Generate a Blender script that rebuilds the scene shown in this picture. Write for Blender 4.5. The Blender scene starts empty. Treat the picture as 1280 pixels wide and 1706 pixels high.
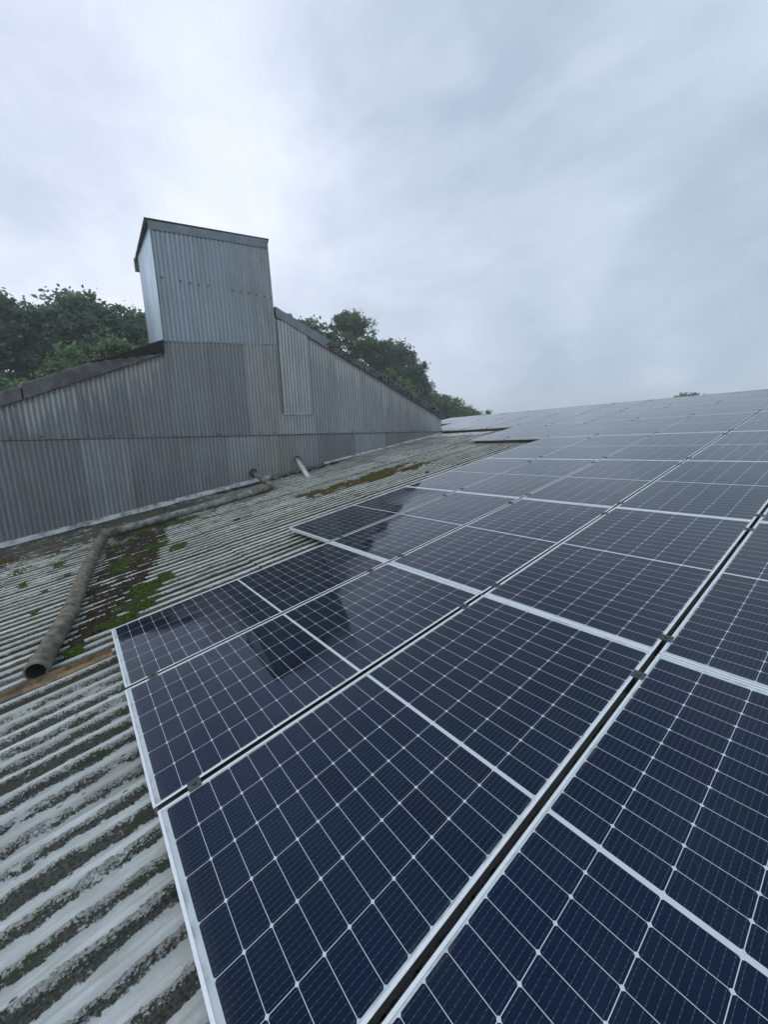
import bpy, math, random
import numpy as np
from mathutils import Vector, Matrix, noise
random.seed(7)
PI = math.pi
S = bpy.context.scene
C = S.collection
TH = math.radians(9.5)                 # pitch of the roof we stand on
ROT = Matrix.Rotation(TH, 3, 'X')
PL, PW = 2.104, 1.034                  # panel length and width
PU, PV = 2.109, 1.058                  # spacing up the slope, and across it
CP, CA = 0.146, 0.028                  # roof corrugation pitch, half depth
CREST = -0.11

def L(v, u, n):                        # roof coordinates -> world
    return ROT @ Vector((v, u, n))

# ------------------------------------------------------------------ helpers
def mesh_obj(name, verts, faces, mat, parent=None, smooth=False, mats=None, mi=None):
    me = bpy.data.meshes.new(name)
    me.from_pydata([tuple(v) for v in verts], [], faces)
    for m in (mats or [mat]): me.materials.append(m)
    if mi is not None: me.polygons.foreach_set('material_index', mi)
    if smooth: me.polygons.foreach_set('use_smooth', [True] * len(me.polygons))
    me.update()
    o = bpy.data.objects.new(name, me); C.objects.link(o)
    if parent: o.parent = parent
    return o

def tag(o, label=None, cat=None, group=None, kind=None):
    if label: o['label'] = label
    if cat: o['category'] = cat
    if group: o['group'] = group
    if kind: o['kind'] = kind
    return o

def empty(name, loc=(0, 0, 0), rot=(0, 0, 0)):
    o = bpy.data.objects.new(name, None); C.objects.link(o)
    o.location = loc; o.rotation_euler = rot; o.empty_display_size = .1
    return o

class MB:
    def __init__(s): s.v = []; s.f = []
    def box(s, x0, x1, y0, y1, z0, z1):
        b = len(s.v)
        s.v += [(x, y, z) for z in (z0, z1) for y in (y0, y1) for x in (x0, x1)]
        s.f += [tuple(b + i for i in q) for q in ((0, 2, 3, 1), (4, 5, 7, 6), (0, 1, 5, 4), (2, 6, 7, 3), (0, 4, 6, 2), (1, 3, 7, 5))]
        return s
    def hexa(s, p):                    # 8 points, bottom 4 then top 4
        b = len(s.v); s.v += [tuple(q) for q in p]
        s.f += [tuple(b + i for i in q) for q in ((3, 2, 1, 0), (4, 5, 6, 7), (0, 1, 5, 4), (1, 2, 6, 5), (2, 3, 7, 6), (3, 0, 4, 7))]
        return s
    def tube(s, pts, rad, n=20, r_in=None, wob=0.0, caps=True):
        pts = [Vector(p) for p in pts]
        if not hasattr(rad, '__len__'): rad = [rad] * len(pts)
        prev = None; rings = []
        up = Vector((0.13, 0.2, 1)).normalized()
        for i, p in enumerate(pts):
            d = (pts[min(i + 1, len(pts) - 1)] - pts[max(i - 1, 0)]).normalized()
            a = up - d * up.dot(d)
            if a.length < .05: a = Vector((1, 0, 0)) - d * d.x
            if prev is not None: a = prev - d * prev.dot(d)
            a.normalize(); prev = a; b = d.cross(a)
            r0 = len(s.v)
            for k in range(n):
                t = 2 * PI * k / n
                r = rad[i] * (1 + wob * noise.noise(p * 3 + Vector((math.cos(t), math.sin(t), 0)) * .8))
                s.v.append(tuple(p + (a * math.cos(t) + b * math.sin(t)) * r))
            rings.append(r0)
        for i in range(len(rings) - 1):
            for k in range(n):
                s.f.append((rings[i] + k, rings[i] + (k + 1) % n, rings[i + 1] + (k + 1) % n, rings[i + 1] + k))
        if caps:
            s.f.append(tuple(rings[0] + k for k in range(n))[::-1]); s.f.append(tuple(rings[-1] + k for k in range(n)))
        return s
    def build(s, name, mat, parent=None, smooth=False):
        return mesh_obj(name, s.v, s.f, mat, parent, smooth)

# ------------------------------------------------------------------ node helpers
class NT:
    def __init__(s, name):
        s.m = bpy.data.materials.new(name); s.m.use_nodes = True
        s.t = s.m.node_tree; s.t.nodes.clear()
        s.out = s.t.nodes.new('ShaderNodeOutputMaterial')
        s.p = s.t.nodes.new('ShaderNodeBsdfPrincipled')
        s.t.links.new(s.p.outputs[0], s.out.inputs[0])
        s.tc = s.t.nodes.new('ShaderNodeTexCoord')
        s.obj = s.tc.outputs['Object']
        s.oi = None
    def _set(s, inp, v):
        if isinstance(v, bpy.types.NodeSocket): s.t.links.new(v, inp)
        elif v is not None: inp.default_value = v
    def n(s, typ, ins=None, **kw):
        nd = s.t.nodes.new(typ)
        for k, v in kw.items(): setattr(nd, k, v)
        for k, v in (ins or {}).items(): s._set(nd.inputs[k], v)
        return nd
    def math(s, op, a, b=None, c=None, clamp=False):
        nd = s.t.nodes.new('ShaderNodeMath'); nd.operation = op; nd.use_clamp = clamp
        s._set(nd.inputs[0], a)
        if b is not None: s._set(nd.inputs[1], b)
        if c is not None: s._set(nd.inputs[2], c)
        return nd.outputs[0]
    def map(s, v, scale=(1, 1, 1), loc=(0, 0, 0), rot=(0, 0, 0)):
        return s.n('ShaderNodeMapping', {'Vector': v, 'Scale': scale, 'Location': loc, 'Rotation': rot}).outputs[0]
    def noise(s, v, scale, detail=4, rough=.55, dist=0):
        return s.n('ShaderNodeTexNoise', {'Vector': v, 'Scale': scale, 'Detail': detail, 'Roughness': rough, 'Distortion': dist}).outputs[0]
    def ramp(s, v, a, b, lo=0., hi=1., smooth=True):
        nd = s.n('ShaderNodeMapRange', {'Value': v, 'From Min': a, 'From Max': b, 'To Min': lo, 'To Max': hi})
        if smooth: nd.interpolation_type = 'SMOOTHSTEP'
        return nd.outputs[0]
    def mix(s, f, a, b, mode='MIX'):
        nd = s.t.nodes.new('ShaderNodeMix'); nd.data_type = 'RGBA'; nd.blend_type = mode
        s._set(nd.inputs[0], f)
        for i, x in ((6, a), (7, b)):
            s._set(nd.inputs[i], (tuple(x) + (1,)) if isinstance(x, (tuple, list)) and len(x) == 3 else x)
        return nd.outputs[2]
    def sep(s, v):
        nd = s.n('ShaderNodeSeparateXYZ', {0: v}); return nd.outputs
    def comb(s, x, y, z):
        return s.n('ShaderNodeCombineXYZ', {0: x, 1: y, 2: z}).outputs[0]
    def rnd(s):
        if s.oi is None: s.oi = s.t.nodes.new('ShaderNodeObjectInfo')
        return s.oi.outputs['Random']
    def bump(s, h, strength=.3, dist=.01, prev=None):
        nd = s.n('ShaderNodeBump', {'Height': h, 'Strength': strength, 'Distance': dist})
        if prev: s.t.links.new(prev, nd.inputs['Normal'])
        return nd.outputs[0]
    def set(s, **kw):
        names = {'col': 'Base Color', 'rough': 'Roughness', 'metal': 'Metallic', 'normal': 'Normal', 'ior': 'IOR', 'spec': 'Specular IOR Level', 'coat': 'Coat Weight', 'coatr': 'Coat Roughness'}
        for k, v in kw.items():
            if k == 'col' and isinstance(v, tuple) and len(v) == 3: v = v + (1,)
            s._set(s.p.inputs[names[k]], v)
        return s.m

# ------------------------------------------------------------------ materials
def m_glass():
    a = NT('wet cell glass'); x, y, z = a.sep(a.obj)
    # x 0..PW, y 0..PL ; six columns of cells, two halves of twelve
    mx = 0.0165; cw = (PW - 2 * mx) / 6
    my = 0.030; mid = 0.014; ch = (PL - 2 * my - mid) / 24
    fx = a.math('PINGPONG', a.math('SUBTRACT', x, mx), cw / 2)              # distance to nearest column line
    dx = a.math('MINIMUM', a.math('ABSOLUTE', fx), 10)
    yh = a.math('GREATER_THAN', y, PL / 2)
    y2 = a.math('SUBTRACT', a.math('SUBTRACT', y, my), a.math('MULTIPLY', yh, mid))
    t = a.math('FRACT', a.math('ADD', a.math('DIVIDE', a.math('SUBTRACT', x, mx), cw), 10))
    dx = a.math('MULTIPLY', a.math('SUBTRACT', .5, a.math('ABSOLUTE', a.math('SUBTRACT', t, .5))), cw)
    ty = a.math('FRACT', a.math('ADD', a.math('DIVIDE', y2, ch), 10))
    dy = a.math('MULTIPLY', a.math('SUBTRACT', .5, a.math('ABSOLUTE', a.math('SUBTRACT', ty, .5))), ch)
    lx = a.ramp(dx, .0008, .0012, 1, 0); ly = a.ramp(dy, .0007, .0011, 1, 0)
    dia = a.ramp(a.math('ADD', a.math('MULTIPLY', dx, .9), dy), .0065, .0080, 1, 0)
    dmid = a.ramp(a.math('ABSOLUTE', a.math('SUBTRACT', y, PL / 2)), mid / 2 + .0012, mid / 2 + .002, 1, 0)
    bx = a.ramp(a.math('MINIMUM', x, a.math('SUBTRACT', PW, x)), mx, mx + .0005, 1, 0)
    by = a.ramp(a.math('MINIMUM', y, a.math('SUBTRACT', PL, y)), my, my + .0005, 1, 0)
    w = a.math('MAXIMUM', a.math('MAXIMUM', lx, ly), a.math('MAXIMUM', dia, dmid))
    w = a.math('MAXIMUM', w, a.math('MAXIMUM', bx, by))
    # nine busbars per cell, running along the panel
    tb = a.math('FRACT', a.math('MULTIPLY', t, 9))
    db = a.math('MULTIPLY', a.math('ABSOLUTE', a.math('SUBTRACT', tb, .5)), cw / 9)
    bus = a.ramp(db, .0003, .0008, 1, 0)
    dots = a.ramp(a.math('ABSOLUTE', a.math('SUBTRACT', a.math('FRACT', a.math('MULTIPLY', ty, 5)), .5)), .08, .2, 1, .35)
    bus = a.math('MULTIPLY', bus, dots)
    # a tone for each cell
    ci = a.math('FLOOR', a.math('DIVIDE', a.math('SUBTRACT', x, mx), cw)); cj = a.math('FLOOR', a.math('DIVIDE', y2, ch))
    wn = a.n('ShaderNodeTexWhiteNoise', {'Vector': a.comb(ci, cj, a.math('MULTIPLY', a.rnd(), 37))}, noise_dimensions='3D')
    rx = wn.outputs['Value']
    rp = a.n('ShaderNodeTexWhiteNoise', {'W': a.math('MULTIPLY', a.rnd(), 91)}, noise_dimensions='1D').outputs['Value']
    cell = a.mix(rx, (.0014, .0044, .0105), (.0020, .0040, .0165))
    cell = a.mix(a.ramp(rp, .2, .9, 0, .8), cell, (.0013, .0048, .0080))
    cell = a.mix(a.ramp(a.math('ABSOLUTE', a.math('SUBTRACT', rx, .37)), .0, .08, .7, 0), cell, (.0012, .0020, .0036))
    cell = a.mix(a.math('MULTIPLY', bus, .42), cell, (.26, .32, .38))
    col = a.mix(w, cell, (.52, .58, .61))
    # film of dirt and rain
    wp = a.n('ShaderNodeNewGeometry').outputs['Position']
    film = a.ramp(a.noise(a.map(wp, (1.5, .5, 1.5)), 2.2, 5, .6), .42, .70)
    col = a.mix(a.math('MULTIPLY', film, .016), col, (.30, .30, .27))
    edge = a.ramp(y, .0, .07, .35, 0)
    col = a.mix(a.math('MULTIPLY', edge, a.noise(a.map(wp, (1, 1, 1)), 30, 3)), col, (.16, .15, .12))
    e2 = a.math('MINIMUM', a.math('MINIMUM', x, a.math('SUBTRACT', PW, x)), a.math('MINIMUM', y, a.math('SUBTRACT', PL, y)))
    gr = a.math('MULTIPLY', a.ramp(e2, .011, .035, 1, 0), a.ramp(a.noise(wp, 9, 5, .7), .45, .65))
    col = a.mix(a.math('MULTIPLY', gr, .5), col, (.10, .10, .08))
    dv = a.n('ShaderNodeTexVoronoi', {'Vector': wp, 'Scale': 2.3})
    dr = a.math('MULTIPLY', a.ramp(a.math('ADD', dv.outputs['Distance'], a.math('MULTIPLY', a.noise(wp, 60, 3), .03)), .026, .034, 1, 0), a.math('GREATER_THAN', a.sep(dv.outputs['Color'])[0], .72))
    col = a.mix(a.math('MULTIPLY', dr, .55), col, (.42, .42, .38))
    vor = a.n('ShaderNodeTexVoronoi', {'Vector': wp, 'Scale': 150.0, 'Randomness': 1.0})
    keep = a.math('GREATER_THAN', a.sep(vor.outputs['Color'])[0], .80)
    drop = a.math('MULTIPLY', a.ramp(vor.outputs['Distance'], .15, .42, 1, 0), keep)
    zone = a.ramp(a.noise(wp, 1.6, 3, .5), .47, .60)
    drop = a.math('MULTIPLY', drop, zone)
    riv = a.noise(a.map(wp, (9, 1.4, 1.4)), 5, 4, .65, .6)
    nrm = a.bump(drop, .8, .0022)
    nrm = a.bump(a.math('MULTIPLY', riv, a.ramp(a.noise(wp, 1.1, 2), .45, .60)), .34, .006, nrm)
    nrm = a.bump(a.noise(wp, 2.0, 1), .05, .02, nrm)
    rough = a.math('ADD', .03, a.math('MULTIPLY', film, .07))
    a.p.inputs['Specular Tint'].default_value = (.08, .16, .34, 1)
    return a.set(col=col, rough=rough, ior=1.85, normal=nrm)

def m_alu(name='panel frame aluminium', col=(.70, .74, .76), rough=.38, metal=.35):
    a = NT(name)
    w = a.noise(a.obj, 60, 3, .6)
    g = a.ramp(a.noise(a.map(a.obj, (1, 1, 3)), 7, 4), .58, .75)
    c = a.mix(a.ramp(w, .4, .7, 0, .18), col, tuple(k * .6 for k in col))
    c = a.mix(a.math('MULTIPLY', g, .35), c, (.25, .25, .22))
    return a.set(col=c, rough=rough, metal=metal)

def m_plain(name, c1, c2, scale=12, rough=.7, metal=0., bump=.2, bd=.004, lo=.35, hi=.7, rdet=5):
    a = NT(name)
    k = a.noise(a.obj, scale, rdet, .65)
    c = a.mix(a.ramp(k, lo, hi), c1, c2)
    k2 = a.noise(a.obj, scale * 7, 3, .6)
    c = a.mix(a.ramp(k2, .5, .8, 0, .4), c, tuple(x * .5 for x in c1))
    return a.set(col=c, rough=rough, metal=metal, normal=a.bump(a.math('ADD', k, k2), bump, bd))

def m_roof():
    a = NT('weathered fibre cement')
    x, y, z = a.sep(a.obj)
    q = a.math('ADD', a.math('DIVIDE', x, CP), 100)
    ph = a.math('FRACT', q)                                                # 0 at a crest, camera side next
    rid = a.math('FLOOR', a.math('ADD', q, .25))
    wn = a.n('ShaderNodeTexWhiteNoise', {'W': rid}, noise_dimensions='1D').outputs['Color']
    r1, r2, r3 = a.sep(wn)
    o = a.obj
    big = a.noise(a.map(o, (1, .45, 1)), 3.2, 4, .6)
    midn = a.noise(a.map(o, (1, .40, 1)), 11, 6, .66, .3)
    rag = a.noise(a.map(o, (1, .60, 1)), 34, 7, .72, .4)
    spk = a.noise(a.map(o, (1, .75, 1)), 120, 5, .72)
    # where lichen holds: the camera-side flank, ragged by noise, more or less per corrugation
    pw = a.math('ADD', ph, a.math('MULTIPLY', a.math('SUBTRACT', a.noise(a.map(o, (1, .5, 1), (3, 3, 3)), 16, 4, .6), .5), .22))
    flank = a.ramp(a.math('ABSOLUTE', a.math('SUBTRACT', pw, .24)), .05, .25, 1, 0)
    lower = a.ramp(a.math('ABSOLUTE', a.math('SUBTRACT', pw, .33)), .05, .17, .30, -.15)
    v = a.math('ADD', flank, a.math('MULTIPLY', a.math('SUBTRACT', rag, .5), 1.15))
    v = a.math('ADD', v, a.math('MULTIPLY', a.math('SUBTRACT', midn, .5), 1.9))
    v = a.math('ADD', v, a.math('MULTIPLY', a.math('SUBTRACT', big, .5), 1.1))
    v = a.math('ADD', v, a.math('MULTIPLY', a.math('SUBTRACT', r1, .5), .55))
    v = a.math('ADD', v, a.math('MULTIPLY', a.math('SUBTRACT', spk, .5), .9))
    d = a.ramp(v, .68, .84)
    dd = a.ramp(a.math('ADD', a.math('ADD', v, lower), a.math('MULTIPLY', a.math('SUBTRACT', spk, .5), 1.5)), .90, 1.06)                                               # thick black growth
    base = a.mix(a.ramp(midn, .35, .65), (.42, .46, .45), (.56, .60, .60))
    base = a.mix(a.math('MULTIPLY', a.ramp(a.math('ADD', r2, a.math('SUBTRACT', big, .5)), .78, .98), .65), base, (.34, .32, .28))
    base = a.mix(a.ramp(a.noise(a.map(o, (1, .10, 1)), 26, 4, .6), .48, .72, 0, .5), base, (.33, .34, .32))
    base = a.mix(a.ramp(a.math('ADD', r3, a.math('MULTIPLY', a.math('SUBTRACT', big, .5), 1.6)), .35, 1.1, 0, .7), base, (.30, .315, .30))
    up = a.ramp(x, .3, -2.2)
    base = a.mix(a.math('MULTIPLY', up, .65), base, a.mix(a.ramp(midn, .42, .6), (.33, .35, .28), (.56, .585, .54)))
    lich = a.mix(a.ramp(spk, .38, .62), (.38, .39, .36), (.19, .195, .175))
    blk = a.mix(a.ramp(spk, .42, .62), (.075, .078, .066), (.022, .024, .020))
    blk = a.mix(a.ramp(a.noise(o, 5, 3), .55, .66, 0, .7), blk, (.030, .048, .022))
    lich = a.mix(dd, lich, blk)
    c = a.mix(d, base, lich)
    # pale lichen rosettes inside the dark growth
    ros = a.ramp(a.noise(a.map(o, (1, .7, 1), (5, 5, 5)), 42, 4, .7), .62, .68)
    c = a.mix(a.math('MULTIPLY', a.math('MULTIPLY', ros, d), .75), c, (.46, .47, .43))
    # scattered black flecks, long in the fall of the roof
    vs = a.n('ShaderNodeTexVoronoi', {'Vector': a.map(o, (1, .38, 1)), 'Scale': 30.0})
    vd = a.math('MULTIPLY', a.ramp(a.math('ADD', vs.outputs['Distance'], a.math('MULTIPLY', rag, .35)), .26, .34, 1, 0), a.math('GREATER_THAN', a.math('ADD', a.sep(vs.outputs['Color'])[1], a.math('MULTIPLY', big, .5)), 1.00))
    c = a.mix(a.math('MULTIPLY', vd, .9), c, (.035, .038, .030))
    # troughs up the slope are darkened in ragged patches
    trough = a.ramp(a.math('ABSOLUTE', a.math('SUBTRACT', ph, .38)), .14, .27, 1, 0)
    far = a.ramp(a.math('ADD', x, a.math('MULTIPLY', y, -.15)), .75, -.3)
    tv = a.math('ADD', trough, a.math('ADD', a.math('MULTIPLY', a.math('SUBTRACT', rag, .5), .9), a.math('MULTIPLY', a.math('SUBTRACT', midn, .5), 1.2)))
    tv = a.math('ADD', tv, a.math('MULTIPLY', a.math('SUBTRACT', spk, .5), .8))
    pt = a.noise(a.map(o, (1, .45, 1), (7, 1, 2)), 1.9, 6, .66)
    tv = a.math('ADD', tv, a.math('MULTIPLY', a.math('SUBTRACT', pt, .5), 2.2))
    t = a.math('MULTIPLY', a.ramp(tv, .38, .54), far)
    c = a.mix(a.math('MULTIPLY', t, .93), c, a.mix(a.ramp(midn, .4, .6), (.022, .024, .016), (.085, .080, .048)))
    # bare cement blotches and heavy dirt beside the wall at the lower end
    dn = a.noise(a.map(o, (1, .40, 1), (2, 1, 0)), 2.6, 9, .74)
    wallside = a.ramp(a.math('ADD', x, a.math('MULTIPLY', dn, 2.2)), -3.9, -1.0, 1, 0)
    low = a.ramp(y, 1.6, 4.0, 1, .35)
    bl = a.math('ADD', a.math('ADD', a.math('MULTIPLY', midn, .6), a.math('MULTIPLY', rag, .55)), a.math('MULTIPLY', a.math('ADD', trough, a.ramp(x, -3.2, -6.2)), .13))
    blot = a.math('MULTIPLY', a.math('MULTIPLY', wallside, low), a.ramp(a.math('ADD', bl, a.math('MULTIPLY', a.math('SUBTRACT', pt, .5), .5)), .60, .65))
    c = a.mix(a.math('MULTIPLY', blot, .93), c, a.mix(a.ramp(dn, .45, .6), (.018, .021, .015), (.060, .055, .028)))
    h = a.math('ADD', a.math('MULTIPLY', spk, .5), a.math('ADD', rag, a.math('MULTIPLY', d, .7)))
    return a.set(col=c, rough=a.ramp(midn, .3, .7, .5, .85), spec=.28, normal=a.bump(h, .75, .008))

def m_galv(name, tint=(.175, .195, .205), metal=.30, rough=.48, streak=1., warm=.5, pitch=.088):
    a = NT(name)
    x, y, z = a.sep(a.obj)
    r = a.rnd()
    off = a.comb(a.math('MULTIPLY', r, 13), a.math('MULTIPLY', r, 29), a.math('MULTIPLY', r, 7))
    pos = a.n('ShaderNodeVectorMath', {0: a.obj, 1: off}, operation='ADD').outputs[0]
    s1 = a.noise(a.map(pos, (1, 6.5, .30)), 2.4, 6, .68)
    s2 = a.noise(a.map(pos, (1, 18, .22)), 2.4, 6, .72)
    big = a.noise(a.map(a.obj, (1, 1, .55)), 1.1, 4, .6, .4)
    spg = a.n('ShaderNodeTexVoronoi', {'Vector': a.map(a.obj, (1, 1, .6)), 'Scale': 42.0}).outputs['Color']
    tone = a.ramp(r, 0, 1, .76, 1.26, smooth=False)
    grow = a.ramp(a.math('ADD', y, a.math('MULTIPLY', z, .9)), .5, 7.5, 0, 1)
    t2 = tuple(k * .80 for k in tint); t3 = tuple(min(1, k * 1.20) for k in tint)
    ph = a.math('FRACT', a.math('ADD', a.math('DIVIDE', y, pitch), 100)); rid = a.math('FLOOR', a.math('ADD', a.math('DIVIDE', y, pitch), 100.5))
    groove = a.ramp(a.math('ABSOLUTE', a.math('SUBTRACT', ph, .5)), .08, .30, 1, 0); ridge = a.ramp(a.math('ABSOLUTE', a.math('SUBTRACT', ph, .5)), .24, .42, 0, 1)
    rw = a.n('ShaderNodeTexWhiteNoise', {'W': rid}, noise_dimensions='1D').outputs['Value']
    c = a.mix(a.ramp(s1, .35, .66), t2, t3)
    c = a.mix(a.ramp(big, .40, .66, 0, .5 * warm), c, (.225, .22, .20))
    c = a.mix(a.math('MULTIPLY', grow, 1.15 * warm), c, (.33, .345, .335))
    brown = a.math('MULTIPLY', a.ramp(a.math('ABSOLUTE', a.math('SUBTRACT', y, 4.5)), .15, 1.1, 1, 0), a.ramp(a.noise(a.map(a.obj, (1, 5, .8)), 1.5, 5, .65), .38, .62))
    c = a.mix(a.math('MULTIPLY', brown, 1.3 * warm), c, (.24, .205, .14))
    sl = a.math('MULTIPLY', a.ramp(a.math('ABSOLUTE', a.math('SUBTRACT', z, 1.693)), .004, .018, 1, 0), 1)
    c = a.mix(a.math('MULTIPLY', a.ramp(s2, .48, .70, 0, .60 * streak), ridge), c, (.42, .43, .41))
    c = a.mix(a.math('MULTIPLY', groove, a.ramp(s1, .3, .7, .12, .55)), c, (.075, .08, .08))  # dark grooves: settled dirt, plus corrugation shading painted into the colour
    c = a.mix(a.math('MULTIPLY', ridge, a.ramp(s2, .3, .7, .0, .42)), c, tuple(min(1, k * 1.75) for k in tint))  # ridges paled to paint in the light they catch
    gb = a.noise(a.map(pos, (1, 2.2, .7)), 1.3, 5, .62)
    c = a.mix(a.math('MULTIPLY', a.ramp(gb, .48, .68), .55 * warm), c, (.155, .135, .10))
    c = a.mix(a.math('MULTIPLY', a.ramp(gb, .46, .32), .40 * warm), c, (.36, .37, .36))
    c = a.mix(a.ramp(s2, .40, .28, 0, .55 * streak), c, (.075, .08, .08))
    sv = a.sep(spg)[0]
    c = a.mix(a.ramp(sv, 0, 1, 0, .20, smooth=False), c, tuple(min(1, k * 1.5) for k in tint))
    # stains that hang from the verge (attribute 'below' = distance under it)
    at = a.n('ShaderNodeAttribute', attribute_name='below').outputs['Fac']
    run = a.math('ADD', a.math('MULTIPLY', rw, .55), a.math('MULTIPLY', a.noise(a.map(a.obj, (1, 1.6, 0)), 1.0, 2), .9))
    lim = a.ramp(run, .25, 1.05, .05, .85, smooth=False)
    st = a.ramp(a.math('SUBTRACT', at, lim), -.25, .08, 1, 0)
    st = a.math('MULTIPLY', a.math('MULTIPLY', st, a.math('ADD', .25, a.math('MULTIPLY', ridge, .75))), a.ramp(at, .0, .01, 0, 1))
    c = a.mix(a.math('MULTIPLY', st, min(1, .85 * streak)), c, (.43, .44, .41))
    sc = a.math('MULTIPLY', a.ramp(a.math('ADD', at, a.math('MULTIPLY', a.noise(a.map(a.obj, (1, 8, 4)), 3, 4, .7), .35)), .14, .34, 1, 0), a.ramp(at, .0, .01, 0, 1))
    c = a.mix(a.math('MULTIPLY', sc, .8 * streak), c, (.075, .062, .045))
    c = a.n('ShaderNodeHueSaturation', {'Color': c, 'Value': tone}).outputs[0]
    lap = a.n('ShaderNodeAttribute', attribute_name='lap').outputs['Fac']
    c = a.mix(a.math('MULTIPLY', a.ramp(lap, .35, 1, 0, 1), a.ramp(s2, .3, .6, .45, .95)), c, (.03, .032, .03))
    c = a.mix(a.math('MULTIPLY', sl, .75 * min(1, warm * 2)), c, (.04, .04, .037))  # dark line under the seam: dirt plus painted shadow of the lap
    h = a.math('ADD', s2, a.math('MULTIPLY', big, .5))
    return a.set(col=c, rough=a.ramp(s1, .3, .7, rough + .1, rough - .08), metal=metal, normal=a.bump(h, .3, .008))

def m_leaf(name, c1, c2, c3):
    a = NT(name)
    t = a.n('ShaderNodeAttribute', attribute_name='tone').outputs['Fac']
    c = a.mix(a.ramp(t, 0, .5, smooth=False), c1, c2)
    c = a.mix(a.ramp(t, .5, 1, smooth=False), c, c3)
    tr = a.n('ShaderNodeBsdfTranslucent', {'Color': c})
    a.set(col=c, rough=.55)
    mx = a.n('ShaderNodeMixShader', {0: .42, 1: a.p.outputs[0], 2: tr.outputs[0]})
    a.t.links.new(mx.outputs[0], a.out.inputs[0])
    return a.m

def m_moss(name, c1, c2, c3):
    a = NT(name)
    k = a.noise(a.obj, 60, 5, .7); k2 = a.noise(a.obj, 9, 3, .5)
    c = a.mix(a.ramp(k, .36, .64), c1, c2); c = a.mix(a.ramp(k2, .5, .7, 0, .7), c, c3)
    return a.set(col=c, rough=.95, spec=.15, normal=a.bump(k, .9, .02))

M = dict(
    glass=m_glass(), alu=m_alu(), wall_alu=m_alu('shaded frame wall', (.30, .31, .32), .22, .95), back=m_plain('white backsheet', (.6, .6, .6), (.5, .5, .5), 5, .6),
    clamp=m_plain('dark anodised clamp', (.055, .06, .067), (.085, .09, .097), 30, .45, .6, .1),
    rail=m_plain('mounting rail metal', (.18, .18, .17), (.10, .10, .09), 20, .5, .6, .1),
    roof=m_roof(),
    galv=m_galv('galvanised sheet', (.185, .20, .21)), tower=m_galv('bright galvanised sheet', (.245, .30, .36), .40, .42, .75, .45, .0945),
    side=m_galv('pale galvanised sheet', (.44, .56, .68), .35, .38, .25, .02),
    patch=m_galv('newer galvanised sheet', (.36, .39, .39), .35, .42, .7, .3),
    trim=m_plain('galvanised flashing', (.16, .185, .20), (.235, .265, .285), 4, .45, .45, .15),
    verge=m_plain('mossy cement verge', (.165, .16, .165), (.095, .092, .09), 3.2, .85, 0, .5, .008, .40, .62),
    black=m_plain('black moss crust', (.018, .020, .016), (.05, .048, .036), 14, .95, 0, .9, .03),
    apron=m_plain('pale flashing', (.52, .55, .54), (.17, .175, .16), 5, .7, 0, .4, .006, .42, .66),
    pipe=m_plain('lichened cement pipe', (.21, .20, .155), (.09, .08, .062), 9, .85, 0, .55, .006, .35, .62),
    pipeg=m_plain('grey weathered pipe', (.25, .275, .25), (.085, .09, .07), 8, .8, 0, .5, .006, .38, .64),
    pvc=m_plain('white plastic pipe', (.66, .68, .67), (.50, .52, .50), 7, .45, 0, .1),
    inside=m_plain('pipe inside', (.03, .028, .025), (.02, .02, .018), 12, .9),
    rust=m_plain('rusty steel', (.25, .165, .080), (.10, .075, .05), 11, .85, 0, .7, .006, .38, .60),
    moss=m_moss('green moss', (.042, .080, .012), (.115, .19, .028), (.10, .11, .03)),
    olive=m_moss('olive moss', (.055, .052, .016), (.15, .135, .035), (.075, .055, .022)),
    debris=m_moss('leaf litter', (.022, .018, .011), (.055, .040, .022), (.035, .040, .014)),
    bark=m_plain('bark', (.07, .06, .045), (.035, .03, .025), 8, .9, 0, .8, .02),
    grass=m_plain('grass field', (.06, .09, .025), (.045, .065, .02), .3, .95, 0, .6, .05),
    block=m_plain('rendered block wall', (.30, .29, .27), (.22, .22, .20), 1.3, .9),
)

# ------------------------------------------------------------------ the barn roof underfoot
def cz(x):                              # height of the sheet surface (n) at x
    c = math.cos(2 * PI * x / CP)
    return CREST - CA + CA * (c if c < 0 else c ** .9)

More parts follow.
